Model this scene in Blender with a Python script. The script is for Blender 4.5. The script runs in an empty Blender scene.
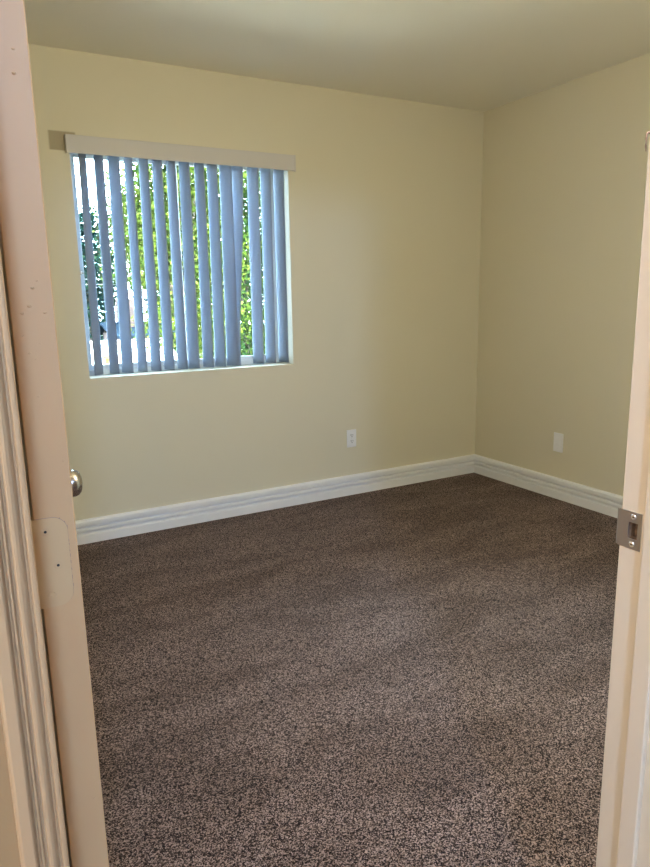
import bpy, bmesh, math, random
from mathutils import Vector, Matrix
S = bpy.context.scene
C = bpy.context.collection
PI = math.pi
random.seed(7)

# ------------------------------------------------------------------ camera
FPX, YAW, PITCH, ROLL, CZ = 668.24, 0.5043, -0.2021, -0.0190, 1.2713
cam_d = bpy.data.cameras.new('camera'); cam = bpy.data.objects.new('camera', cam_d); C.objects.link(cam)
cam_d.sensor_fit = 'VERTICAL'; cam_d.sensor_height = 36.0; cam_d.lens = 36.0 * FPX / 867.0
cam_d.clip_start = 0.02; cam_d.clip_end = 200
_f = Vector((math.sin(YAW) * math.cos(PITCH), math.cos(YAW) * math.cos(PITCH), math.sin(PITCH)))
_r0 = Vector((math.cos(YAW), -math.sin(YAW), 0)); _u0 = _r0.cross(_f)
_r = math.cos(ROLL) * _r0 + math.sin(ROLL) * _u0; _u = -math.sin(ROLL) * _r0 + math.cos(ROLL) * _u0
cam.matrix_world = Matrix(((_r.x, _u.x, -_f.x, 0), (_r.y, _u.y, -_f.y, 0), (_r.z, _u.z, -_f.z, CZ), (0, 0, 0, 1)))
S.camera = cam

# ------------------------------------------------------------------ light
SKY_STRENGTH = 49.0
SUN_STRENGTH = 105.0
HALL_WATTS = 68.0
HALL_COLOR = (1.0, 1.12, 1.30)
FAR_WATTS = 108.0
FAR_COLOR = (0.62, 1.06, 1.95)
ROOM_WATTS = 40.0
ROOM_COLOR = (1.0, 0.95, 0.76)
S.view_settings.view_transform = 'Standard'
S.view_settings.look = 'None'
S.view_settings.gamma = 1.0
S.view_settings.use_curve_mapping = False
S.view_settings.exposure = 0.0

world = bpy.data.worlds.new('sky'); S.world = world; world.use_nodes = True
nt = world.node_tree; nt.nodes.clear()
wo = nt.nodes.new('ShaderNodeOutputWorld'); bg = nt.nodes.new('ShaderNodeBackground')
tc = nt.nodes.new('ShaderNodeTexCoord'); sx = nt.nodes.new('ShaderNodeSeparateXYZ')
rp = nt.nodes.new('ShaderNodeValToRGB')
nt.links.new(tc.outputs['Generated'], sx.inputs[0]); nt.links.new(sx.outputs['Z'], rp.inputs[0])
rp.color_ramp.elements[0].position = 0.0; rp.color_ramp.elements[0].color = (0.66, 0.82, 1.0, 1)
rp.color_ramp.elements[1].position = 0.75; rp.color_ramp.elements[1].color = (0.52, 0.74, 1.0, 1)
nt.links.new(rp.outputs[0], bg.inputs[0]); bg.inputs[1].default_value = SKY_STRENGTH
nt.links.new(bg.outputs[0], wo.inputs[0])

def light(name, kind, loc, power, color, size=None, rot=None):
    d = bpy.data.lights.new(name, kind); d.energy = power; d.color = color
    o = bpy.data.objects.new(name, d); o.location = loc; C.objects.link(o)
    if rot is not None: o.rotation_euler = rot
    return o, d
sun, sd = light('sun', 'SUN', (0, -5, 12), SUN_STRENGTH, (1.0, 0.93, 0.80)); sd.angle = 0.01
sun.rotation_euler = Vector((-0.45, 0.75, -0.75)).to_track_quat('-Z', 'Y').to_euler()
# window portal: guides the sky light through the window opening
po, pd = light('window_portal', 'AREA', (1.195, 3.86, 1.46), 1.0, (1, 1, 1))
pd.shape = 'RECTANGLE'; pd.size = 1.26; pd.size_y = 1.26; pd.cycles.is_portal = True
po.rotation_euler = Vector((0, -1, 0)).to_track_quat('-Z', 'Y').to_euler()

# ------------------------------------------------------------------ helpers
def tag(o, label=None, cat=None, group=None, kind=None):
    if label: o['label'] = label
    if cat: o['category'] = cat
    if group: o['group'] = group
    if kind: o['kind'] = kind
    return o
def obj(name, bm, mat, parent=None, smooth=False, loc=None):
    me = bpy.data.meshes.new(name)
    bmesh.ops.recalc_face_normals(bm, faces=bm.faces)
    bm.to_mesh(me); bm.free()
    for p in me.polygons: p.use_smooth = smooth
    o = bpy.data.objects.new(name, me); C.objects.link(o)
    if mat: me.materials.append(mat)
    if parent: o.parent = parent
    if loc: o.location = loc
    return o
def empty(name, loc=(0, 0, 0), rz=0.0):
    o = bpy.data.objects.new(name, None); C.objects.link(o); o.location = loc; o.rotation_euler = (0, 0, rz)
    o.empty_display_size = 0.05
    return o
def box(bm, lo, hi, bev=0.0, seg=2):
    t = bmesh.new(); bmesh.ops.create_cube(t, size=1.0)
    for v in t.verts:
        v.co = Vector(((lo[i] + hi[i]) / 2 + v.co[i] * (hi[i] - lo[i]) for i in range(3)))
    if bev > 0:
        bmesh.ops.bevel(t, geom=list(t.edges), offset=bev, segments=seg, affect='EDGES', profile=0.5)
    merge(bm, t); return bm
def merge(bm, t, M=None):
    if M is not None: bmesh.ops.transform(t, matrix=M, verts=t.verts)
    me = bpy.data.meshes.new('tmp'); t.to_mesh(me); t.free(); bm.from_mesh(me); bpy.data.meshes.remove(me)
def prism(bm, prof, a, b):
    """prof: list of 3D offsets (Vector); swept from a(prof) to b(prof) given as lists of points"""
    va = [bm.verts.new(p) for p in a]; vb = [bm.verts.new(p) for p in b]
    n = len(va)
    for i in range(n):
        j = (i + 1) % n
        bm.faces.new((va[i], va[j], vb[j], vb[i]))
    bm.faces.new(va[::-1]); bm.faces.new(vb)
def lathe(bm, prof, axis_o, axis_d, seg=32):
    d = Vector(axis_d).normalized(); q = Vector((0, 0, 1)).rotation_difference(d)
    rings = []
    for r, h in prof:
        ring = []
        for k in range(seg):
            a = 2 * PI * k / seg
            ring.append(bm.verts.new(Vector(axis_o) + q @ Vector((max(r, 1e-5) * math.cos(a), max(r, 1e-5) * math.sin(a), h))))
        rings.append(ring)
    for A, B in zip(rings, rings[1:]):
        for k in range(seg):
            bm.faces.new((A[k], A[(k + 1) % seg], B[(k + 1) % seg], B[k]))
    bm.faces.new(rings[0][::-1]); bm.faces.new(rings[-1])
def tube(bm, pts, rad, seg=8):
    pts = [Vector(p) for p in pts]; rings = []
    for i, p in enumerate(pts):
        d = (pts[min(i + 1, len(pts) - 1)] - pts[max(i - 1, 0)]).normalized()
        s = d.cross(Vector((0, 0, 1))); s = Vector((1, 0, 0)) if s.length < 1e-3 else s.normalized()
        t = d.cross(s); r = rad[i] if isinstance(rad, (list, tuple)) else rad
        rings.append([bm.verts.new(p + r * (math.cos(2 * PI * k / seg) * s + math.sin(2 * PI * k / seg) * t)) for k in range(seg)])
    for A, B in zip(rings, rings[1:]):
        for k in range(seg): bm.faces.new((A[k], A[(k + 1) % seg], B[(k + 1) % seg], B[k]))
    bm.faces.new(rings[0][::-1]); bm.faces.new(rings[-1])

# ------------------------------------------------------------------ materials
def mat(name, col, rough=0.5, metal=0.0, spec=0.5):
    m = bpy.data.materials.new(name); m.use_nodes = True
    b = m.node_tree.nodes['Principled BSDF']
    b.inputs['Base Color'].default_value = (*col, 1); b.inputs['Roughness'].default_value = rough
    b.inputs['Metallic'].default_value = metal; b.inputs['Specular IOR Level'].default_value = spec
    return m
def N(m, t): return m.node_tree.nodes.new(t)
def L(m, a, b): m.node_tree.links.new(a, b)
def bump(m, scale, strength, dist=0.002, detail=3.0):
    t = N(m, 'ShaderNodeTexCoord'); n = N(m, 'ShaderNodeTexNoise'); bp = N(m, 'ShaderNodeBump')
    n.inputs['Scale'].default_value = scale; n.inputs['Detail'].default_value = detail
    bp.inputs['Strength'].default_value = strength; bp.inputs['Distance'].default_value = dist
    L(m, t.outputs['Object'], n.inputs['Vector']); L(m, n.outputs['Fac'], bp.inputs['Height'])
    L(m, bp.outputs['Normal'], m.node_tree.nodes['Principled BSDF'].inputs['Normal'])
    return t, n, bp
def vary(m, c1, c2, scale, detail=2.0):
    t = N(m, 'ShaderNodeTexCoord'); n = N(m, 'ShaderNodeTexNoise'); r = N(m, 'ShaderNodeValToRGB')
    n.inputs['Scale'].default_value = scale; n.inputs['Detail'].default_value = detail
    r.color_ramp.elements[0].position = 0.35; r.color_ramp.elements[1].position = 0.65
    r.color_ramp.elements[0].color = (*c1, 1); r.color_ramp.elements[1].color = (*c2, 1)
    L(m, t.outputs['Object'], n.inputs['Vector']); L(m, n.outputs['Fac'], r.inputs[0])
    L(m, r.outputs[0], m.node_tree.nodes['Principled BSDF'].inputs['Base Color'])
    return r

CREAM = (0.72, 0.665, 0.52)
wall_m = mat('cream_wall_paint', CREAM, 0.62, spec=0.3); bump(wall_m, 160, 0.12, 0.002, 2)
# back wall: same paint, with a rectangle of older, browner paint left of the valance
back_m = mat('cream_wall_paint_patched', CREAM, 0.62, spec=0.3); bump(back_m, 160, 0.12, 0.002, 2)
def patch(m, x0, x1, z0, z1, soft, col, base):
    t = N(m, 'ShaderNodeTexCoord'); s = N(m, 'ShaderNodeSeparateXYZ'); L(m, t.outputs['Object'], s.inputs[0])
    def step(sock, a, b):
        r = N(m, 'ShaderNodeMapRange'); r.interpolation_type = 'SMOOTHSTEP'
        r.inputs['From Min'].default_value = a; r.inputs['From Max'].default_value = b; L(m, sock, r.inputs['Value']); return r.outputs[0]
    parts = [step(s.outputs['X'], x0 - soft, x0 + soft), step(s.outputs['X'], x1 + soft, x1 - soft), step(s.outputs['Z'], z0 - .003, z0 + .003), step(s.outputs['Z'], z1 + soft * .6, z1 - soft * .6)]
    acc = parts[0]
    for p in parts[1:]:
        mu = N(m, 'ShaderNodeMath'); mu.operation = 'MULTIPLY'; L(m, acc, mu.inputs[0]); L(m, p, mu.inputs[1]); acc = mu.outputs[0]
    mx = N(m, 'ShaderNodeMix'); mx.data_type = 'RGBA'
    mx.inputs['A'].default_value = (*base, 1); mx.inputs['B'].default_value = (*col, 1); L(m, acc, mx.inputs['Factor'])
    L(m, mx.outputs['Result'], m.node_tree.nodes['Principled BSDF'].inputs['Base Color'])
patch(back_m, 0.517, 0.64, 1.986, 2.073, 0.006, (0.42, 0.36, 0.25), CREAM)
ceil_m = mat('ceiling_paint', (0.88, 0.83, 0.71), 0.6, spec=0.3); bump(ceil_m, 120, 0.15, 0.002, 2)
hall_m = mat('hall_wall_paint', (0.33, 0.195, 0.085), 0.6, spec=0.3); bump(hall_m, 160, 0.12, 0.002, 2)
trim_m = mat('white_trim_paint', (0.88, 0.88, 0.90), 0.35)
jamb_m = mat('peach_jamb_paint', (0.74, 0.61, 0.44), 0.30); bump(jamb_m, 45, 0.10, 0.003, 1)
peach_m = mat('peach_door_paint', (0.62, 0.38, 0.18), 0.50, spec=0.3); bump(peach_m, 45, 0.10, 0.003, 1)
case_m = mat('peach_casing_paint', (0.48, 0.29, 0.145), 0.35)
val_m = mat('valance_vinyl', (0.62, 0.59, 0.58), 0.5)
dark_m = mat('dark_hole', (0.02, 0.015, 0.01), 0.8)
hole_m = mat('raw_wood_hole', (0.22, 0.12, 0.06), 0.8); vary(hole_m, (0.10, 0.05, 0.025), (0.30, 0.18, 0.10), 90)
steel_m = mat('brushed_steel', (0.42, 0.41, 0.40), 0.38, 0.85)
t_, n_, b_ = bump(steel_m, 300, 0.08, 0.001, 2)
nickel_m = mat('satin_nickel', (0.50, 0.46, 0.42), 0.24, 1.0)
screw_m = mat('bright_screw', (0.75, 0.75, 0.74), 0.3, 0.9)
vinyl_m = mat('white_window_vinyl', (0.74, 0.78, 0.80), 0.4)
plate_m = mat('white_plate_plastic', (0.88, 0.88, 0.90), 0.35)
slot_m = mat('outlet_slot', (0.06, 0.06, 0.07), 0.6)
crack_m = mat('cracked_paint', (0.34, 0.20, 0.13), 0.6)

# vanes: thin translucent plastic
vane_m = bpy.data.materials.new('vane_vinyl'); vane_m.use_nodes = True
vn = vane_m.node_tree; vn.nodes.clear()
o_ = vn.nodes.new('ShaderNodeOutputMaterial'); mx_ = vn.nodes.new('ShaderNodeMixShader')
d_ = vn.nodes.new('ShaderNodeBsdfDiffuse'); tr_ = vn.nodes.new('ShaderNodeBsdfTranslucent')
d_.inputs[0].default_value = (0.37, 0.42, 0.50, 1); tr_.inputs[0].default_value = (0.37, 0.42, 0.50, 1); mx_.inputs[0].default_value = 0.40
vn.links.new(d_.outputs[0], mx_.inputs[1]); vn.links.new(tr_.outputs[0], mx_.inputs[2]); vn.links.new(mx_.outputs[0], o_.inputs[0])
# window glass: clear pane with its Fresnel reflection
glass_m = bpy.data.materials.new('window_glass'); glass_m.use_nodes = True
gn = glass_m.node_tree; gn.nodes.clear()
go = gn.nodes.new('ShaderNodeOutputMaterial'); gm = gn.nodes.new('ShaderNodeMixShader'); gt = gn.nodes.new('ShaderNodeBsdfTransparent')
gg = gn.nodes.new('ShaderNodeBsdfGlossy'); gf = gn.nodes.new('ShaderNodeFresnel')
gt.inputs[0].default_value = (0.93, 0.97, 0.96, 1); gg.inputs['Roughness'].default_value = 0.02; gf.inputs[0].default_value = 1.45
gn.links.new(gf.outputs[0], gm.inputs[0]); gn.links.new(gt.outputs[0], gm.inputs[1]); gn.links.new(gg.outputs[0], gm.inputs[2]); gn.links.new(gm.outputs[0], go.inputs[0])
# carpet: speckled cut pile with soft nap marks
carpet_m = mat('brown_carpet', (0.1, 0.08, 0.07), 0.95, spec=0.1)
ct = N(carpet_m, 'ShaderNodeTexCoord')
v1 = N(carpet_m, 'ShaderNodeTexVoronoi'); v1.inputs['Scale'].default_value = 370
sc = N(carpet_m, 'ShaderNodeSeparateColor'); L(carpet_m, v1.outputs['Color'], sc.inputs[0])
v2 = N(carpet_m, 'ShaderNodeTexNoise'); v2.inputs['Scale'].default_value = 2.6; v2.inputs['Detail'].default_value = 4; v2.inputs['Distortion'].default_value = 0.6
mp = N(carpet_m, 'ShaderNodeMapping'); mp.inputs['Rotation'].default_value = (0, 0, 0.9); mp.inputs['Scale'].default_value = (0.7, 1.9, 1)
L(carpet_m, ct.outputs['Object'], v1.inputs['Vector']); L(carpet_m, ct.outputs['Object'], mp.inputs['Vector']); L(carpet_m, mp.outputs[0], v2.inputs['Vector'])
r1 = N(carpet_m, 'ShaderNodeValToRGB')
r1.color_ramp.elements[0].position = 0.22; r1.color_ramp.elements[0].color = (0.010, 0.004, 0.003, 1)
r1.color_ramp.elements[1].position = 0.88; r1.color_ramp.elements[1].color = (0.48, 0.345, 0.30, 1)
e = r1.color_ramp.elements.new(0.5); e.color = (0.094, 0.060, 0.048, 1)
L(carpet_m, sc.outputs[0], r1.inputs[0])
r2 = N(carpet_m, 'ShaderNodeValToRGB')
r2.color_ramp.elements[0].position = 0.38; r2.color_ramp.elements[0].color = (0.68, 0.65, 0.62, 1)
r2.color_ramp.elements[1].position = 0.62; r2.color_ramp.elements[1].color = (1.0, 1.0, 1.0, 1)
L(carpet_m, v2.outputs['Fac'], r2.inputs[0])
mm = N(carpet_m, 'ShaderNodeMix'); mm.data_type = 'RGBA'; mm.blend_type = 'MULTIPLY'; mm.inputs['Factor'].default_value = 1.0
L(carpet_m, r1.outputs[0], mm.inputs['A']); L(carpet_m, r2.outputs[0], mm.inputs['B'])
cb = carpet_m.node_tree.nodes['Principled BSDF']; L(carpet_m, mm.outputs['Result'], cb.inputs['Base Color'])
cb.inputs['Sheen Weight'].default_value = 0.06; cb.inputs['Sheen Roughness'].default_value = 0.5
bp = N(carpet_m, 'ShaderNodeBump'); bp.inputs['Strength'].default_value = 0.7; bp.inputs['Distance'].default_value = 0.004
L(carpet_m, v1.outputs['Distance'], bp.inputs['Height']); bp.invert = True; L(carpet_m, bp.outputs['Normal'], cb.inputs['Normal'])
# outdoors
LEAF = 0.38
def leaf_mat(name, cols, transl=0.35):
    m = bpy.data.materials.new(name); m.use_nodes = True; n = m.node_tree; n.nodes.clear()
    o = n.nodes.new('ShaderNodeOutputMaterial'); mx = n.nodes.new('ShaderNodeMixShader'); d = n.nodes.new('ShaderNodeBsdfDiffuse'); t = n.nodes.new('ShaderNodeBsdfTranslucent')
    g = n.nodes.new('ShaderNodeNewGeometry'); r = n.nodes.new('ShaderNodeValToRGB')
    cols = [tuple(v * LEAF for v in c) for c in cols]
    while len(r.color_ramp.elements) < len(cols): r.color_ramp.elements.new(0.5)
    for i, (e, c) in enumerate(zip(r.color_ramp.elements, cols)):
        e.position = i / (len(cols) - 1); e.color = (*c, 1)
    mx.inputs[0].default_value = transl
    n.links.new(g.outputs['Random Per Island'], r.inputs[0]); n.links.new(r.outputs[0], d.inputs[0]); n.links.new(r.outputs[0], t.inputs[0])
    n.links.new(d.outputs[0], mx.inputs[1]); n.links.new(t.outputs[0], mx.inputs[2]); n.links.new(mx.outputs[0], o.inputs[0])
    return m
leaf_y = leaf_mat('yellow_green_leaves', [(0.015, 0.035, 0.012), (0.05, 0.09, 0.015), (0.11, 0.16, 0.02), (0.17, 0.19, 0.05)])
leaf_g = leaf_mat('mid_green_leaves', [(0.008, 0.025, 0.012), (0.03, 0.07, 0.02), (0.08, 0.12, 0.02)])
leaf_d = leaf_mat('dark_green_leaves', [(0.002, 0.010, 0.010), (0.004, 0.020, 0.018), (0.008, 0.032, 0.024), (0.03, 0.06, 0.02)], 0.15)
bark_m = mat('tree_bark', (0.05, 0.035, 0.025), 0.9); vary(bark_m, (0.03, 0.02, 0.015), (0.08, 0.055, 0.04), 12); bump(bark_m, 25, 0.6, 0.03)
ground_m = mat('dry_grass_ground', (0.03, 0.03, 0.015), 0.95, spec=0.02); vary(ground_m, (0.010, 0.016, 0.006), (0.026, 0.028, 0.012), 0.6)
bounce_m = mat('pale_bounce_slab', (0.5, 0.46, 0.38), 0.9); vary(bounce_m, (0.50, 0.45, 0.36), (0.62, 0.56, 0.46), 1.5)
tile_m = mat('pale_roof_tiles', (0.62, 0.57, 0.53), 0.8); vary(tile_m, (0.54, 0.49, 0.46), (0.68, 0.63, 0.59), 6)
stucco_m = mat('pale_pink_stucco', (0.060, 0.040, 0.034), 0.9, spec=0.05); bump(stucco_m, 60, 0.3, 0.01)
blue_m = mat('slate_blue_roofing', (0.035, 0.06, 0.085), 0.9, spec=0.02); vary(blue_m, (0.004, 0.008, 0.013), (0.006, 0.011, 0.017), 4)
clay_m = mat('orange_clay', (0.30, 0.12, 0.035), 0.9, spec=0.02); vary(clay_m, (0.10, 0.038, 0.010), (0.14, 0.055, 0.018), 8)
cable_m = mat('grey_cable', (0.035, 0.04, 0.045), 0.6)

# ------------------------------------------------------------------ room
XR, YB, H = 3.2308, 3.6102, 2.44
XL = -0.065
YN, YH = 0.619, 0.515                  # near wall: room face, hall face
JL, JR = 0.0352, 0.857                 # faces of the left and right jambs
WX0, WX1, WZ0, WZ1 = 0.6065, 1.785, 0.8775, 2.047
WT = 0.20
def wall(name, m, boxes, label, bev=0):
    bm = bmesh.new()
    for lo, hi in boxes: box(bm, lo, hi)
    return tag(obj(name, bm, m), label, 'wall', kind='structure')
fl = bmesh.new(); box(fl, (-1.9, -2.4, -0.12), (XR + 0.16, YB + WT, 0.0))
tag(obj('floor', fl, carpet_m), 'brown speckled cut-pile carpet covering the bedroom floor', 'carpet', kind='structure')
ce = bmesh.new(); box(ce, (-1.9, -2.4, H), (XR + 0.16, YB + WT, H + 0.15))
tag(obj('ceiling', ce, ceil_m), 'plain off-white painted ceiling of the empty bedroom', 'ceiling', kind='structure')
# back wall in one piece with a real window hole
def holed_wall(name, m, x0, x1, z0, z1, y0, y1, hx0, hx1, hz0, hz1, label):
    bm = bmesh.new()
    xs = [x0, hx0, hx1, x1]; zs = [z0, hz0, hz1, z1]
    fr = {}
    for k, y in enumerate((y0, y1)):
        for i, x in enumerate(xs):
            for j, z in enumerate(zs): fr[k, i, j] = bm.verts.new((x, y, z))
    for k in range(2):
        for i in range(3):
            for j in range(3):
                if i == 1 and j == 1: continue
                bm.faces.new((fr[k, i, j], fr[k, i + 1, j], fr[k, i + 1, j + 1], fr[k, i, j + 1]))
    def strip(path):
        for a, b in zip(path, path[1:] + path[:1]): bm.faces.new((fr[0, *a], fr[0, *b], fr[1, *b], fr[1, *a]))
    strip([(1, 1), (2, 1), (2, 2), (1, 2)])
    ring = [(i, 0) for i in range(4)] + [(3, j) for j in range(1, 4)] + [(i, 3) for i in (2, 1, 0)] + [(0, j) for j in (2, 1)]
    strip(ring)
    return tag(obj(name, bm, m), label, 'wall', kind='structure')
holed_wall('wall_back', back_m, XL - 0.1, XR + 0.1, 0, H, YB, YB + WT, WX0, WX1, WZ0, WZ1, 'cream painted wall with the window and blinds in it')
wall('wall_right', wall_m, [((XR, -2.4, 0), (XR + 0.12, YB, H))], 'cream painted wall right of the room corner with a blank plate')
wall('wall_left', wall_m, [((XL - 0.12, YN, 0), (XL, YB, H))], 'cream painted wall hidden behind the open door')
# near wall round the doorway; hall side in the hall's darker paint
OPL, OPR, OPT = JL - 0.020, JR + 0.020, 2.06
def near_skin(y0, y1, name, m, x0, x1, label):
    wall(name, m, [((x0, y0, 0), (OPL, y1, H)), ((OPR, y0, 0), (x1, y1, H)), ((OPL, y0, OPT), (OPR, y1, H))], label)
near_skin(0.575, YN, 'wall_near', wall_m, XL - 0.12, XR, 'cream wall around the doorway seen edge-on')
near_skin(YH, 0.575, 'wall_hall', hall_m, -1.88, XR, 'tan hall wall left of the door casing')
wall('wall_hall_left', hall_m, [((-2.0, -2.4, 0), (-1.88, 0.575, H))], 'tan side wall of the hall behind the camera')
wall('wall_hall_back', hall_m, [((-2.0, -2.52, 0), (XR + 0.12, -2.4, H))], 'tan wall of the hall behind the camera')

# baseboards: stepped colonial profile, (thickness, height)
BP = [(0, 0), (0.0220, 0), (0.0220, 0.046), (0.0205, 0.0500), (0.0080, 0.0545), (0.0030, 0.0570), (0.0030, 0.0620), (0.0185, 0.0650), (0.0205, 0.069), (0.0200, 0.079), (0.0170, 0.0825),
      (0.0010, 0.0840), (0.0008, 0.0950), (0.0185, 0.0975), (0.0195, 0.101), (0.0190, 0.120), (0.0150, 0.1275), (0.0090, 0.1307), (0, 0.1307)]
bm = bmesh.new(); prism(bm, None, [(XL + d, YB - d, z) for d, z in BP], [(XR - d, YB - d, z) for d, z in BP])
tag(obj('baseboard_back', bm, trim_m), 'white stepped baseboard under the window wall', 'baseboard', kind='structure')
bm = bmesh.new(); prism(bm, None, [(XR - d, YB - d, z) for d, z in BP], [(XR - d, YN + d, z) for d, z in BP])
tag(obj('baseboard_right', bm, trim_m), 'white stepped baseboard along the right wall', 'baseboard', kind='structure')
bm = bmesh.new(); prism(bm, None, [(XL + d, YB - d, z) for d, z in BP], [(XL + d, YN + d, z) for d, z in BP])
tag(obj('baseboard_left', bm, trim_m), 'white stepped baseboard behind the open door', 'baseboard', kind='structure')

# ------------------------------------------------------------------ window
FY0, FY1 = YB + 0.132, YB + WT - 0.002
wn = tag(empty('window_1', (0, 0, 0)), 'white vinyl sliding window behind the vertical blinds', 'window', kind='structure')
def ring(bm, x0, x1, z0, z1, y0, y1, wl, wr, wb, wt, bev=0.003):
    box(bm, (x0, y0, z0), (x0 + wl, y1, z1), bev); box(bm, (x1 - wr, y0, z0), (x1, y1, z1), bev)
    box(bm, (x0 + wl - .001, y0 + .0005, z0), (x1 - wr + .001, y1 - .0005, z0 + wb), bev); box(bm, (x0 + wl - .001, y0 + .0005, z1 - wt), (x1 - wr + .001, y1 - .0005, z1), bev)
bm = bmesh.new(); ring(bm, WX0, WX1, WZ0, WZ1, FY0, FY1, 0.024, 0.024, 0.030, 0.030)
obj('window_frame', bm, vinyl_m, wn)
MX = 1.168
for x0, x1, y0 in ((WX0 + 0.023, MX + 0.018, FY0 + 0.030), (MX - 0.018, WX1 - 0.023, FY0 + 0.008)):
    bm = bmesh.new(); ring(bm, x0, x1, WZ0 + 0.028, WZ1 - 0.028, y0, y0 + 0.020, 0.024, 0.030, 0.026, 0.030)
    s = obj('sash', bm, vinyl_m, wn)
    bm = bmesh.new(); box(bm, (x0 + 0.020, y0 + 0.008, WZ0 + 0.050), (x1 - 0.026, y0 + 0.012, WZ1 - 0.054))
    obj('pane', bm, glass_m, s)
bm = bmesh.new(); box(bm, (MX - 0.012, FY0 - 0.008, 1.43), (MX + 0.006, FY0 + 0.010, 1.50), 0.004)
box(bm, (MX - 0.014, FY0 - 0.014, 1.475), (MX + 0.006, FY0 - 0.006, 1.490), 0.003)
obj('sash_latch', bm, vinyl_m, wn)
bm = bmesh.new(); box(bm, (WX0 + 0.0, YB + 0.012, 1.40), (WX0 + 0.009, YB + 0.030, 1.422), 0.003)
lathe(bm, [(0.004, 0), (0.004, 0.012), (0.0055, 0.013), (0.0055, 0.017)], (WX0 + 0.004, YB + 0.021, 1.411), (1, -0.3, 0), 12)
tag(obj('catch', bm, steel_m, wn), 'small dark catch on the left side of the opening')

# ------------------------------------------------------------------ vertical blinds
vb = tag(empty('vertical_blinds', (1.2, YB, 2.0)), 'white vertical vane blinds with a flat valance in the window', 'blinds')
def vb_obj(name, bm, m, parent=vb, smooth=False):
    o = obj(name, bm, m, parent, smooth); 
    if parent is vb: o.matrix_parent_inverse = Matrix.Translation(-Vector((1.2, YB, 2.0)))
    return o
VY = YB - 0.034
bm = bmesh.new(); box(bm, (0.5885, VY, 1.972), (1.8140, VY + 0.006, 2.0555), 0.002)
va = vb_obj('valance', bm, val_m)
for x0, x1 in ((0.5885, 0.5935), (1.8090, 1.8140)):
    bm = bmesh.new(); box(bm, (x0, VY + 0.005, 1.974), (x1, YB - 0.0005, 2.0535), 0.001); obj('valance_return', bm, val_m, va)
bm = bmesh.new(); box(bm, (1.811, VY - 0.002, 1.968), (1.8175, VY + 0.008, 2.0575), 0.0015); obj('valance_clip', bm, val_m, va)
bm = bmesh.new(); box(bm, (WX0 + 0.004, YB + 0.028, 2.000), (WX1 - 0.004, YB + 0.068, 2.044), 0.003); vb_obj('head_rail', bm, vinyl_m)
VW = 0.089
def vane_bm(x_t, a_t, x_b, a_b, y_t=YB + 0.046, y_b=YB + 0.046, z0=0.8895, z1=1.992):
    bm = bmesh.new(); rows = 26; cols = 8; th = 0.0009; g = []
    for sgn in (0, 1):
        gr = []
        for i in range(rows + 1):
            f = i / rows; s = f * f * (3 - 2 * f) if abs(x_t - x_b) > 0.01 else f
            x = x_t + (x_b - x_t) * s; a = math.radians(a_t + (a_b - a_t) * s); y = y_t + (y_b - y_t) * s
            t = Vector((math.cos(a), -math.sin(a), 0)); n = Vector((-math.sin(a), -math.cos(a), 0))
            row = []
            for j in range(cols + 1):
                u = j / cols - 0.5
                p = Vector((x, y, z1 + (z0 - z1) * f)) + t * (u * VW) + n * (0.009 * (1 - 4 * u * u) - 0.0045 - sgn * th)
                row.append(bm.verts.new(p))
            gr.append(row)
        g.append(gr)
    for k in range(2):
        for i in range(rows):
            for j in range(cols): bm.faces.new((g[k][i][j], g[k][i][j + 1], g[k][i + 1][j + 1], g[k][i + 1][j]))
    for i in range(rows):
        for j in (0, cols): bm.faces.new((g[0][i][j], g[0][i + 1][j], g[1][i + 1][j], g[1][i][j]))
    for j in range(cols):
        for i in (0, rows): bm.faces.new((g[0][i][j], g[1][i][j], g[1][i][j + 1], g[0][i][j + 1]))
    return bm
VX = [(0.677, -56, 0.668, -50), (0.746, 70, 0.740, 68), (0.820, 62, 0.810, 60), (0.892, 76, 0.890, 70), (0.970, 72, 0.964, 67), (1.041, 70, 1.038, 68),
      (1.114, 74, 1.113, 68), (1.187, 69, 1.179, 62), (1.270, 73, 1.264, 67), (1.343, 70, 1.336, 66), (1.420, 62, 1.413, 58), (1.490, 68, 1.428, 60),
      (1.582, 66, 1.575, 67), (1.659, 73, 1.654, 72), (1.741, 73, 1.739, 74)]
for i, (xt, at, xb, ab) in enumerate(VX):
    yb_ = YB + 0.052 if i == 11 else YB + 0.046
    v = vb_obj('vane', vane_bm(xt, at, xb, ab, y_b=yb_), vane_m, smooth=True)
    if i == 11: v['label'] = 'vane caught behind its left neighbour'

# ------------------------------------------------------------------ wall plates
ou = tag(empty('wall_outlet', (2.1855, YB, 0.3725)), 'white duplex power outlet low on the window wall', 'outlet')
bm = bmesh.new(); box(bm, (-0.035, -0.006, -0.0575), (0.035, 0, 0.0575), 0.003); obj('cover_plate', bm, plate_m, ou)
for zc in (0.0195, -0.0195):
    bm = bmesh.new(); box(bm, (-0.0165, -0.0085, zc - 0.0145), (0.0165, -0.005, zc + 0.0145), 0.0015)
    r = obj('receptacle', bm, plate_m, ou)
    bm = bmesh.new()
    box(bm, (-0.0085, -0.0092, zc - 0.001), (-0.0050, -0.0080, zc + 0.010)); box(bm, (0.0050, -0.0092, zc), (0.0080, -0.0080, zc + 0.009))
    lathe(bm, [(0.0032, 0), (0.0032, 0.0012)], (0, -0.0080, zc - 0.0075), (0, -1, 0), 12)
    obj('slots', bm, slot_m, r)
bm = bmesh.new(); lathe(bm, [(0.003, 0), (0.003, 0.0012), (0.002, 0.0018)], (0, -0.0058, 0), (0, -1, 0), 12); obj('screw', bm, screw_m, ou)
bpz = tag(empty('wall_plate', (XR, 2.849, 0.3555)), 'white plate without sockets low on the right wall', 'wall plate')
bm = bmesh.new(); box(bm, (-0.006, -0.037, -0.060), (0, 0.037, 0.060), 0.003); obj('cover_plate', bm, plate_m, bpz)
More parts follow.
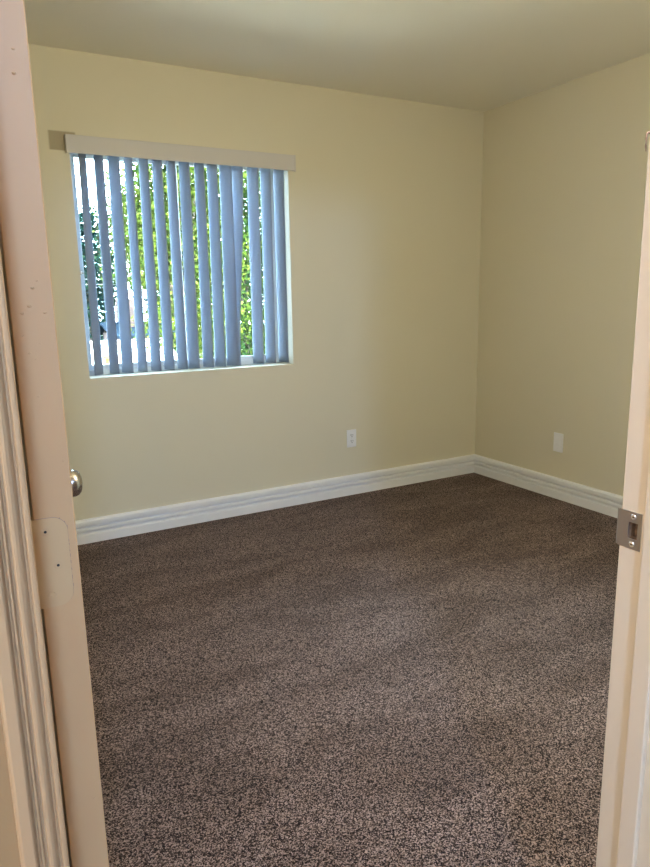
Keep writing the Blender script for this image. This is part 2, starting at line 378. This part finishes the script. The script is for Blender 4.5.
bm = bmesh.new(); box(bm, (-0.0085, -0.0165, -0.0335), (-0.005, 0.0165, 0.0335), 0.0015); obj('centre_insert', bm, plate_m, bpz)

# ------------------------------------------------------------------ door frame
jr = tag(empty('trim_1', (JR, YN, 0)), 'peach painted right door jamb with stop and strike plate', 'door jamb', kind='structure')
def loc_obj(name, bm, m, root, smooth=False):
    o = obj(name, bm, m, root, smooth); o.matrix_parent_inverse = Matrix.Translation(-root.location); return o
bm = bmesh.new()
# jamb board with a pocket cut behind the strike plate's hole
PZ0, PZ1, PY0, PY1 = 0.907, 0.934, 0.5985, 0.6155
def jamb_board(bm, x0, x1, y0, y1, z0, z1):
    xs = [y0, PY0, PY1, y1]; zs = [z0, PZ0, PZ1, z1]; v = {}
    for i, y in enumerate(xs):
        for j, z in enumerate(zs): v[i, j] = bm.verts.new((x0, y, z))
    for i in range(3):
        for j in range(3):
            if (i, j) != (1, 1): bm.faces.new((v[i, j], v[i + 1, j], v[i + 1, j + 1], v[i, j + 1]))
    b = [bm.verts.new((x1, y, z)) for y, z in ((y0, z0), (y1, z0), (y1, z1), (y0, z1))]
    bm.faces.new(b)
    bm.faces.new([v[i, 0] for i in range(4)] + [b[1], b[0]]); bm.faces.new([v[i, 3] for i in range(4)] + [b[2], b[3]])
    bm.faces.new([v[0, j] for j in range(4)] + [b[3], b[0]]); bm.faces.new([v[3, j] for j in range(4)] + [b[2], b[1]])
jamb_board(bm, JR, JR + 0.0195, YH, YN, 0, 2.055)
loc_obj('jamb_board', bm, jamb_m, jr)
bm = bmesh.new()   # pocket walls (five sides)
for lo, hi in (((JR + .0005, PY0 - .002, PZ0 - .002), (JR + .0185, PY0, PZ1 + .002)), ((JR + .0005, PY1, PZ0 - .002), (JR + .0185, PY1 + .002, PZ1 + .002)),
               ((JR + .0005, PY0, PZ0 - .002), (JR + .0185, PY1, PZ0)), ((JR + .0005, PY0, PZ1), (JR + .0185, PY1, PZ1 + .002)), ((JR + .0165, PY0, PZ0), (JR + .0185, PY1, PZ1))):
    box(bm, lo, hi)
loc_obj('latch_pocket', bm, hole_m, jr)
bm = bmesh.new(); box(bm, (JR - 0.010, 0.555, 0), (JR + 0.0005, 0.5845, 2.045), 0.0025, 3); loc_obj('door_stop', bm, jamb_m, jr)
# strike plate with a lip, a latch hole and two screws
bm = bmesh.new()
SZ0, SZ1, SY0, SY1, ST = 0.892, 0.9495, 0.5935, 0.6312, 0.0016
def plate_hole(bm, x0, x1):
    ys = [SY0, PY0 + .0008, PY1 - .0008, SY1]; zs = [SZ0, PZ0 + .0008, PZ1 - .0008, SZ1]; v = {}
    for k, x in enumerate((x0, x1)):
        for i, y in enumerate(ys):
            for j, z in enumerate(zs): v[k, i, j] = bm.verts.new((x, y, z))
    for k in range(2):
        for i in range(3):
            for j in range(3):
                if (i, j) != (1, 1): bm.faces.new((v[k, i, j], v[k, i + 1, j], v[k, i + 1, j + 1], v[k, i, j + 1]))
    for path in ([(1, 1), (2, 1), (2, 2), (1, 2)], [(0, 0), (1, 0), (2, 0), (3, 0), (3, 1), (3, 2), (3, 3), (2, 3), (1, 3), (0, 3), (0, 2), (0, 1)]):
        for a, b in zip(path, path[1:] + path[:1]): bm.faces.new((v[0, *a], v[0, *b], v[1, *b], v[1, *a]))
plate_hole(bm, JR - ST, JR - 0.0001)
# curved lip past the room edge of the jamb
lp = [(JR - ST, SY1), (JR - ST + 0.0002, SY1 + 0.0020), (JR - ST + 0.0012, SY1 + 0.0038), (JR - ST + 0.0034, SY1 + 0.0052), (JR - ST + 0.0040, SY1 + 0.0042), (JR - ST + 0.0022, SY1 + 0.0028), (JR - 0.0001, SY1)]
prism(bm, None, [(x, y, SZ0 + 0.0012) for x, y in lp], [(x, y, SZ1 - 0.0012) for x, y in lp])
sp = loc_obj('strike_plate', bm, steel_m, jr); sp['label'] = 'brushed steel strike plate'
for z in (SZ0 + 0.0075, SZ1 - 0.0075):
    bm = bmesh.new(); lathe(bm, [(0.0042, 0), (0.0042, 0.0006), (0.0034, 0.0012), (0.0012, 0.0012), (0.0010, 0.0002)], (JR - ST + 0.0001, 0.6070, z), (-1, 0, 0), 20)
    o = obj('screw', bm, screw_m, sp)
    bm = bmesh.new(); lathe(bm, [(0.0013, 0), (0.0012, 0.0003)], (JR - ST - 0.0009, 0.6070, z), (-1, 0, 0), 10); obj('screw_recess', bm, dark_m, sp)
# casings: colonial profile across the width, u from the door side outward (u, thickness)
def casing(name, x_in, sgn, y_face, ydir, width, z1, m, label):
    P = [(0, 0), (0, 0.0090), (0.0008, 0.0102), (0.0020, 0.0106), (0.0038, 0.0106), (0.0046, 0.0098), (0.0052, 0.0078), (0.0066, 0.0078), (0.0078, 0.0100), (0.0095, 0.0118), (0.0115, 0.0126), (0.0135, 0.0124), (0.0148, 0.0112), (0.0152, 0.0086),
         (0.0164, 0.0086), (0.0170, 0.0108), (0.0180, 0.0120), (0.0192, 0.0118), (0.0200, 0.0098), (0.0210, 0.0092), (0.0220, 0.0120), (0.0230, 0.0142), (0.0245, 0.0152), (width - 0.003, 0.0150), (width - 0.001, 0.0138), (width, 0.0115), (width, 0)]
    bm = bmesh.new()
    a = [(x_in + sgn * u, y_face + ydir * t, 0) for u, t in P]; b = [(p[0], p[1], z1) for p in a]
    prism(bm, None, a, b)
    return tag(obj(name, bm, m), label, 'casing', kind='structure')
casing('trim_2', 0.0357, -1, YH, -1, 0.0345, 2.06, case_m, 'peach moulded door casing at the left edge of the view')
casing('trim_3', JR + 0.0002, 1, YN, 1, 0.057, 2.06, jamb_m, 'peach casing edge behind the right jamb')
casing('trim_4', JR + 0.005, 1, YH, -1, 0.057, 2.06, case_m, 'peach casing on the hall side of the right jamb')
bm = bmesh.new(); box(bm, (JL - 0.0195, YH, 0), (JL, YN, 2.055)); loc = obj('trim_5', bm, peach_m); tag(loc, 'peach left door jamb hidden behind the moulded casing', 'door jamb', kind='structure')
bm = bmesh.new(); box(bm, (JL, YH, 2.045), (JR, YN, 2.06)); tag(obj('trim_6', bm, peach_m), 'peach head jamb over the doorway above the view', 'door jamb', kind='structure')

# paint chip curling off the casing edge near the top right
bm = bmesh.new()
tube(bm, [(JR + 0.001, 0.6288, 1.4790), (JR - 0.0015, 0.6292, 1.4810), (JR - 0.0040, 0.6296, 1.4790), (JR - 0.0050, 0.6298, 1.4720), (JR - 0.0048, 0.6298, 1.4630), (JR - 0.0036, 0.6298, 1.4560)], [0.0008, 0.0012, 0.0013, 0.0013, 0.0011, 0.0005], 8)
o = loc_obj('paint_curl', bm, crack_m, jr, True); o['label'] = 'curl of peeling brown paint'

# ------------------------------------------------------------------ door (open just short of square, hinge edge facing the hall)
DA = math.radians(3.8)
A = Vector((0.0818, 0.6300, 0.0))
door = tag(empty('door_1', A, -DA), 'peach painted door standing open at the left, seen edge-on', 'door', kind='structure')
DT, DW = 0.0353, 0.765       # local: x = outward normal of the face turned to the opening, y along the door
bm = bmesh.new(); box(bm, (-DT, 0, 0.012), (0, DW, 2.035), 0.0012, 2); obj('door_slab', bm, peach_m, door)
HZ0, HZ1 = 0.9925, 1.0785
def rounded(bm, x0, x1, z0, z1, r, y0, y1):
    pts = [(x0, z0)]
    for k in range(7):
        a = -PI / 2 + PI / 2 * k / 6; pts.append((x1 - r + r * math.cos(a), z0 + r + r * math.sin(a)))
    for k in range(7):
        a = PI / 2 * k / 6; pts.append((x1 - r + r * math.cos(a), z1 - r + r * math.sin(a)))
    pts.append((x0, z1))
    prism(bm, None, [(x, y0, z) for x, z in pts], [(x, y1, z) for x, z in pts])
bm = bmesh.new(); rounded(bm, -DT - 0.0035, -0.0075, HZ0, HZ1, 0.013, -0.0011, 0.001)
hg = obj('hinge_leaf', bm, mat('painted_hinge', (0.62, 0.41, 0.20), 0.5, spec=0.3), door); hg['label'] = 'hinge leaf painted over'
for x, z, k in ((-0.0265, HZ1 - 0.0125, 'h'), (-0.0185, (HZ0 + HZ1) / 2 - 0.003, 'h'), (-0.0262, HZ0 + 0.0115, 's')):
    bm = bmesh.new()
    if k == 'h':
        lathe(bm, [(0.0036, 0), (0.0030, 0.0003)], (x, -0.0012, z), (0, -1, 0), 20); ho = obj('screw_socket', bm, hg.data.materials[0], hg)
        bm = bmesh.new(); lathe(bm, [(0.0013, 0), (0.0012, 0.0003)], (x, -0.0015, z), (0, -1, 0), 14); o = obj('screw_hole', bm, dark_m, hg)
    else:
        lathe(bm, [(0.0036, 0), (0.0034, 0.0005), (0.0012, 0.0007), (0.0010, 0.0002)], (x, -0.0012, z), (0, -1, 0), 20); o = obj('painted_screw', bm, hg.data.materials[0], hg)
# cracked paint flecks along the rounded end of the leaf
bm = bmesh.new(); rnd = random.Random(3)
for z, l in ((HZ1 - 0.002, 0.002), (HZ1 - 0.006, 0.0022), (HZ1 - 0.0105, 0.0025), (HZ1 - 0.024, 0.0022), (HZ1 - 0.0275, 0.0018), (HZ1 - 0.034, 0.0016), (HZ1 - 0.0385, 0.0028), (HZ1 - 0.045, 0.0030), (HZ1 - 0.052, 0.002), (HZ1 - 0.060, 0.0035), (HZ1 - 0.068, 0.003)):
    dx = 0.0
    if z > HZ1 - 0.013: dx = -0.013 + math.sqrt(max(0, 0.013 ** 2 - (z - (HZ1 - 0.013)) ** 2))
    box(bm, (-0.0075 + dx - 0.0003, -0.0006, z - l / 2), (-0.0075 + dx + 0.0005, 0.0004, z + l / 2))
obj('cracked_paint', bm, crack_m, hg)
pts = [(-DT - 0.002, HZ1)] + [(-0.0205 + 0.013 * math.cos(PI / 2 - PI / 2 * k / 8), HZ1 - 0.013 + 0.013 * math.sin(PI / 2 - PI / 2 * k / 8)) for k in range(9)]
pts += [(-0.0205 + 0.013 * math.cos(-PI / 2 * k / 8), HZ0 + 0.013 + 0.013 * math.sin(-PI / 2 * k / 8)) for k in range(9)] + [(-DT - 0.002, HZ0)]
bm = bmesh.new(); tube(bm, [(x, -0.0001, z) for x, z in pts], 0.00035, 6)
obj('paint_seam', bm, mat('seam_paint', (0.40, 0.25, 0.155), 0.5), hg)
# paint runs on the hinge edge
bm = bmesh.new()
for x, z, s in ((-0.026, 1.262, 1.0), (-0.0275, 1.243, .8), (-0.016, 1.283, 1.1), (-0.020, 1.268, 1.2), (-0.008, 1.262, 0.9), (-0.012, 1.289, .7), (-0.024, 1.228, .8), (-0.019, 1.223, .7), (-0.014, 1.236, .6), (-0.013, 1.452, 1.2), (-0.031, 1.400, 1.3), (-0.012, 1.470, .9), (-0.02, 1.19, .7), (-0.005, 1.13, .7), (-0.008, 0.78, .8)):
    t = bmesh.new(); bmesh.ops.create_uvsphere(t, u_segments=10, v_segments=8, radius=1)
    merge(bm, t, Matrix.Translation((x, 0.0003, z)) @ Matrix.Diagonal((0.0016 * s, 0.0011 * s, 0.0011 * s, 1)))
obj('paint_run', bm, peach_m, door, True)
# door knob on the face turned to the opening (and its twin on the far face)
KZ = 0.9265
for sgn, x0 in ((1, 0.0), (-1, -DT)):
    bm = bmesh.new(); lathe(bm, [(0.033, 0), (0.033, 0.003), (0.030, 0.007), (0.016, 0.009)], (x0, 0.705, KZ), (sgn, 0, 0), 40); k = obj('knob_rose', bm, nickel_m, door, True)
    bm = bmesh.new(); lathe(bm, [(0.013, 0.006), (0.0125, 0.020), (0.014, 0.026), (0.021, 0.031), (0.0255, 0.038), (0.0265, 0.044), (0.0260, 0.050), (0.0235, 0.056), (0.0185, 0.0605), (0.011, 0.0632), (0.004, 0.0640), (0.0001, 0.0641)], (x0, 0.705, KZ), (sgn, 0, 0), 48)
    obj('door_knob', bm, nickel_m, door, True)

# ------------------------------------------------------------------ added fill lamps (unseen, built like ceiling fixtures)
glow = bpy.data.materials.new('fill_lamp_glass'); glow.use_nodes = True
def fill_lamp(x, y, drop, rad, watts, col, label):
    t = tag(empty('fill_lamp', (x, y, H)), label, 'fill light')
    bm = bmesh.new(); lathe(bm, [(0.07, 0), (0.07, 0.012), (0.05, 0.022), (0.012, 0.024), (0.012, max(drop - rad, 0.03))], (0, 0, 0), (0, 0, -1), 32); obj('base', bm, trim_m, t, True)
    l, d = light('fill_light', 'POINT', (0, 0, -drop), watts, col); d.shadow_soft_size = rad
    l.parent = t
fill_lamp(-0.258, -1.60, 0.25, 0.12, FAR_WATTS, FAR_COLOR, 'added small cool globe lamp behind the camera, standing in for hall daylight')
fill_lamp(-1.25, -0.20, 0.42, 0.28, HALL_WATTS, HALL_COLOR, 'added large globe lamp at the left end of the hall, standing in for daylight from there')
fill_lamp(1.00, 0.80, 0.58, 0.15, ROOM_WATTS, ROOM_COLOR, 'added unseen globe lamp above the view, brightening the bedroom')

# ------------------------------------------------------------------ outdoors
GZ = -3.0
bm = bmesh.new(); bmesh.ops.create_grid(bm, x_segments=40, y_segments=40, size=45)
for v in bm.verts: v.co += Vector((10, 49.2, GZ))
tag(obj('ground', bm, ground_m), 'dry ground of the neighbouring yards below the window', 'ground', kind='structure')
bm = bmesh.new(); box(bm, (-8, 4.0, GZ - 0.1), (14, 12.0, GZ + 0.03))  # unseen slab added below the sill to bounce daylight onto the ceiling
tag(obj('bounce_slab', bm, bounce_m), 'added pale slab below the window, bouncing light up to the ceiling', 'bounce_slab', kind='structure')
def tree(loc, blobs, n, leaf, lm, label, trunk_top, seed, group='trees outside the window', tr=0.12):
    """blobs: (x,y,z,rx,ry,rz) relative to loc"""
    rnd = random.Random(seed); t = tag(empty('tree', loc), label, 'tree', group)
    bm = bmesh.new()
    tube(bm, [(0, 0, 0), (0.05, 0, trunk_top * 0.4), (-0.05, 0.05, trunk_top * 0.75), (0, 0, trunk_top)], [tr, tr * .8, tr * .6, tr * .3], 10)
    for b in blobs[:8]:
        tube(bm, [(0, 0, trunk_top * 0.55), (b[0] * .5, b[1] * .5, trunk_top * .55 + (b[2] - trunk_top * .55) * .6), (b[0], b[1], b[2])], [tr * .4, tr * .25, tr * .1], 6)
    obj('trunk', bm, bark_m, t)
    bm = bmesh.new(); tot = sum(b[3] * b[4] * b[5] for b in blobs)
    for b in blobs:
        m = int(n * b[3] * b[4] * b[5] / tot); k = max(6, m // 22); cl = []
        for _ in range(k):
            while True:
                p = Vector((rnd.uniform(-1, 1), rnd.uniform(-1, 1), rnd.uniform(-1, 1)))
                if 0.25 < p.length <= 1: break
            cl.append(p)
        for q in range(m):
            c = cl[q % k]; p = Vector((b[0] + c.x * b[3], b[1] + c.y * b[4], b[2] + c.z * b[5])) + Vector((rnd.gauss(0, 1), rnd.gauss(0, 1), rnd.gauss(0, .8))) * leaf * 1.6
            s = leaf * rnd.uniform(.6, 1.3); d = Vector((rnd.gauss(0, 1), rnd.gauss(0, 1), rnd.gauss(-.3, .8))).normalized()
            w = d.orthogonal().normalized(); w.rotate(Matrix.Rotation(rnd.uniform(0, 6.28), 3, d)); nn = d.cross(w)
            v = [bm.verts.new(p), bm.verts.new(p + d * s * .5 + w * s * .28 + nn * s * .06), bm.verts.new(p + d * s), bm.verts.new(p + d * s * .5 - w * s * .28 + nn * s * .06)]
            bm.faces.new(v)
    obj('foliage', bm, lm, t)
    return t
tree((3.25, 10.2, GZ), [(-0.62, 0.00, 4.85, 0.45, 0.55, 0.50), (-0.30, 0.10, 4.95, 0.40, 0.45, 0.45), (0.00, 0.40, 4.85, 0.55, 0.60, 0.60), (0.05, 0.40, 5.60, 0.60, 0.60, 0.60), (-0.45, 0.00, 5.00, 0.55, 0.70, 0.55), (-0.30, 0.30, 5.60, 0.70, 0.80, 0.80), (0.30, 0.00, 6.60, 0.80, 0.80, 0.80), (-0.20, -0.30, 3.90, 0.55, 0.60, 0.45), (0.40, 0.20, 5.00, 0.60, 0.80, 0.70), (0.30, 0.00, 4.00, 0.60, 0.60, 0.60), (0.50, 0.00, 7.60, 0.80, 0.80, 0.60)],
     30000, 0.080, leaf_y, 'yellow-green sunlit tree behind the middle of the blinds', 6.5, 11)
tree((5.50, 13.4, GZ), [(0.00, 0.00, 4.19, 0.96, 0.96, 0.96), (0.12, 0.24, 5.63, 0.96, 1.08, 0.96), (-0.36, 0.00, 6.83, 0.96, 0.96, 0.96), (0.48, 0.00, 7.79, 1.08, 0.96, 0.96), (0.00, -0.24, 2.99, 0.84, 0.96, 0.84)],
     26000, 0.098, leaf_g, 'mid green tree seen through the wide gap in the blinds', 6.8, 12)
tree((8.35, 16.4, GZ), [(0.00, 0.00, 3.32, 1.28, 1.28, 1.42), (0.00, 0.28, 5.31, 1.42, 1.28, 1.42), (0.28, 0.00, 7.29, 1.28, 1.28, 1.42), (-0.43, 0.00, 8.71, 1.28, 1.14, 0.99)],
     14000, 0.125, leaf_g, 'mid green tree behind the rightmost vanes', 7.2, 13)
tree((4.70, 27.0, GZ), [(0.00, 0.00, 3.50, 1.38, 1.38, 1.38), (0.46, 0.00, 5.11, 1.15, 1.38, 1.15), (-0.57, 0.00, 5.57, 1.26, 1.26, 1.15), (0.23, 0.00, 6.60, 1.03, 1.03, 1.03), (-0.34, 0.11, 6.83, 0.92, 0.92, 0.80)],
     10000, 0.18, leaf_d, 'dark green tree beyond the white roof, leftmost through the blinds', 6.2, 14, tr=.2)
tree((9.60, 31.5, GZ), [(0.00, 0.00, 3.30, 1.46, 1.34, 1.34), (-0.34, 0.00, 4.64, 1.23, 1.34, 1.12), (0.56, 0.00, 5.54, 1.23, 1.23, 1.12), (0.00, 0.00, 6.21, 1.01, 1.01, 0.90)],
     9000, 0.19, leaf_d, 'dark green tree beyond the white roof, right of the leftmost tree', 5.8, 15, tr=.2)
# neighbouring house with pale tiled roof
hs = tag(empty('house', (4.4, 16.0, GZ)), 'low neighbouring house with a pale sunlit tiled roof', 'house')
def hobj(name, bm, m, p=None):
    o = obj(name, bm, m, p or hs)
    if p is None: o.matrix_parent_inverse = Matrix.Translation(-Vector((4.4, 16.0, GZ)))
    return o
bm = bmesh.new(); box(bm, (1.0, 12.6, GZ), (4.35, 19.4, -1.0)); hobj('wall', bm, stucco_m)
bm = bmesh.new()   # tiled slopes: barrel rows as a real wavy surface
def slope(x0, x1, ya, za, yb, zb, rows=15, n=8, pitch=0.28):
    cols = int((x1 - x0) / pitch * n)
    G = []
    for i in range(rows * 2 + 1):
        f = (i // 2 + (i % 2) * 0.999) / rows if i < rows * 2 else 1.0
        drop = 0.03 if i % 2 else 0.0
        G.append([bm.verts.new((x0 + (x1 - x0) * j / cols, ya + (yb - ya) * f, za + (zb - za) * f + 0.05 * abs(math.sin(PI * (x0 + (x1 - x0) * j / cols) / pitch)) - drop)) for j in range(cols + 1)])
    for a, b in zip(G, G[1:]):
        for j in range(cols): bm.faces.new((a[j], a[j + 1], b[j + 1], b[j]))
slope(0.8, 4.55, 12.2, -1.15, 16.0, 0.27); slope(0.8, 4.55, 19.8, -1.15, 16.0, 0.27)
hobj('roof', bm, tile_m)
bm = bmesh.new(); tube(bm, [(0.8, 16, 0.28), (4.55, 16, 0.28)], 0.10, 10); hobj('ridge_cap', bm, tile_m)
bm = bmesh.new(); box(bm, (2.62, 13.55, -0.85), (2.80, 13.73, 0.17), 0.02); box(bm, (2.59, 13.52, 0.15), (2.83, 13.76, 0.21), 0.01); o = hobj('vent_stack', bm, clay_m); o['label'] = 'orange clay stack'
h2 = tag(empty('shed', (5.0, 20.6, GZ)), 'small outbuilding with a slate blue roof and pink gable wall', 'outbuilding')
bm = bmesh.new(); v = [(4.35, 20.2, 0), (5.7, 20.2, 0), (5.7, 22.4, 0), (4.35, 22.4, 0)]
box(bm, (4.30, 20.6, GZ), (5.9, 22.4, 0.28)); box(bm, (4.72, 21.0, 0.2), (5.0, 22.2, 1.32)); w = obj('wall', bm, stucco_m, h2); w.matrix_parent_inverse = Matrix.Translation(-h2.location)
bm = bmesh.new(); pr = [(20.2, 0.18), (20.2, 0.25), (21.6, 0.62), (22.7, 0.25), (22.7, 0.18), (21.6, 0.54)]
prism(bm, None, [(4.1, y, z) for y, z in pr], [(6.1, y, z) for y, z in pr]); r = obj('roof', bm, blue_m, h2); r.matrix_parent_inverse = Matrix.Translation(-h2.location)
# overhead cables between two poles out of view
for dz, lab in ((0.0, 'thin grey overhead cable crossing the left of the window, upper one'), (-0.11, 'thin grey overhead cable crossing the left of the window, lower one')):
    bm = bmesh.new(); tube(bm, [(-12 + 36 * k / 24, 15.0 + 0.05 * dz, 1.72 + dz + 0.0035 * ((k - 10) ** 2) * .4) for k in range(25)], 0.007, 6)
    tag(obj('overhead_cable', bm, cable_m), lab, 'cable', 'overhead cables outside the window')
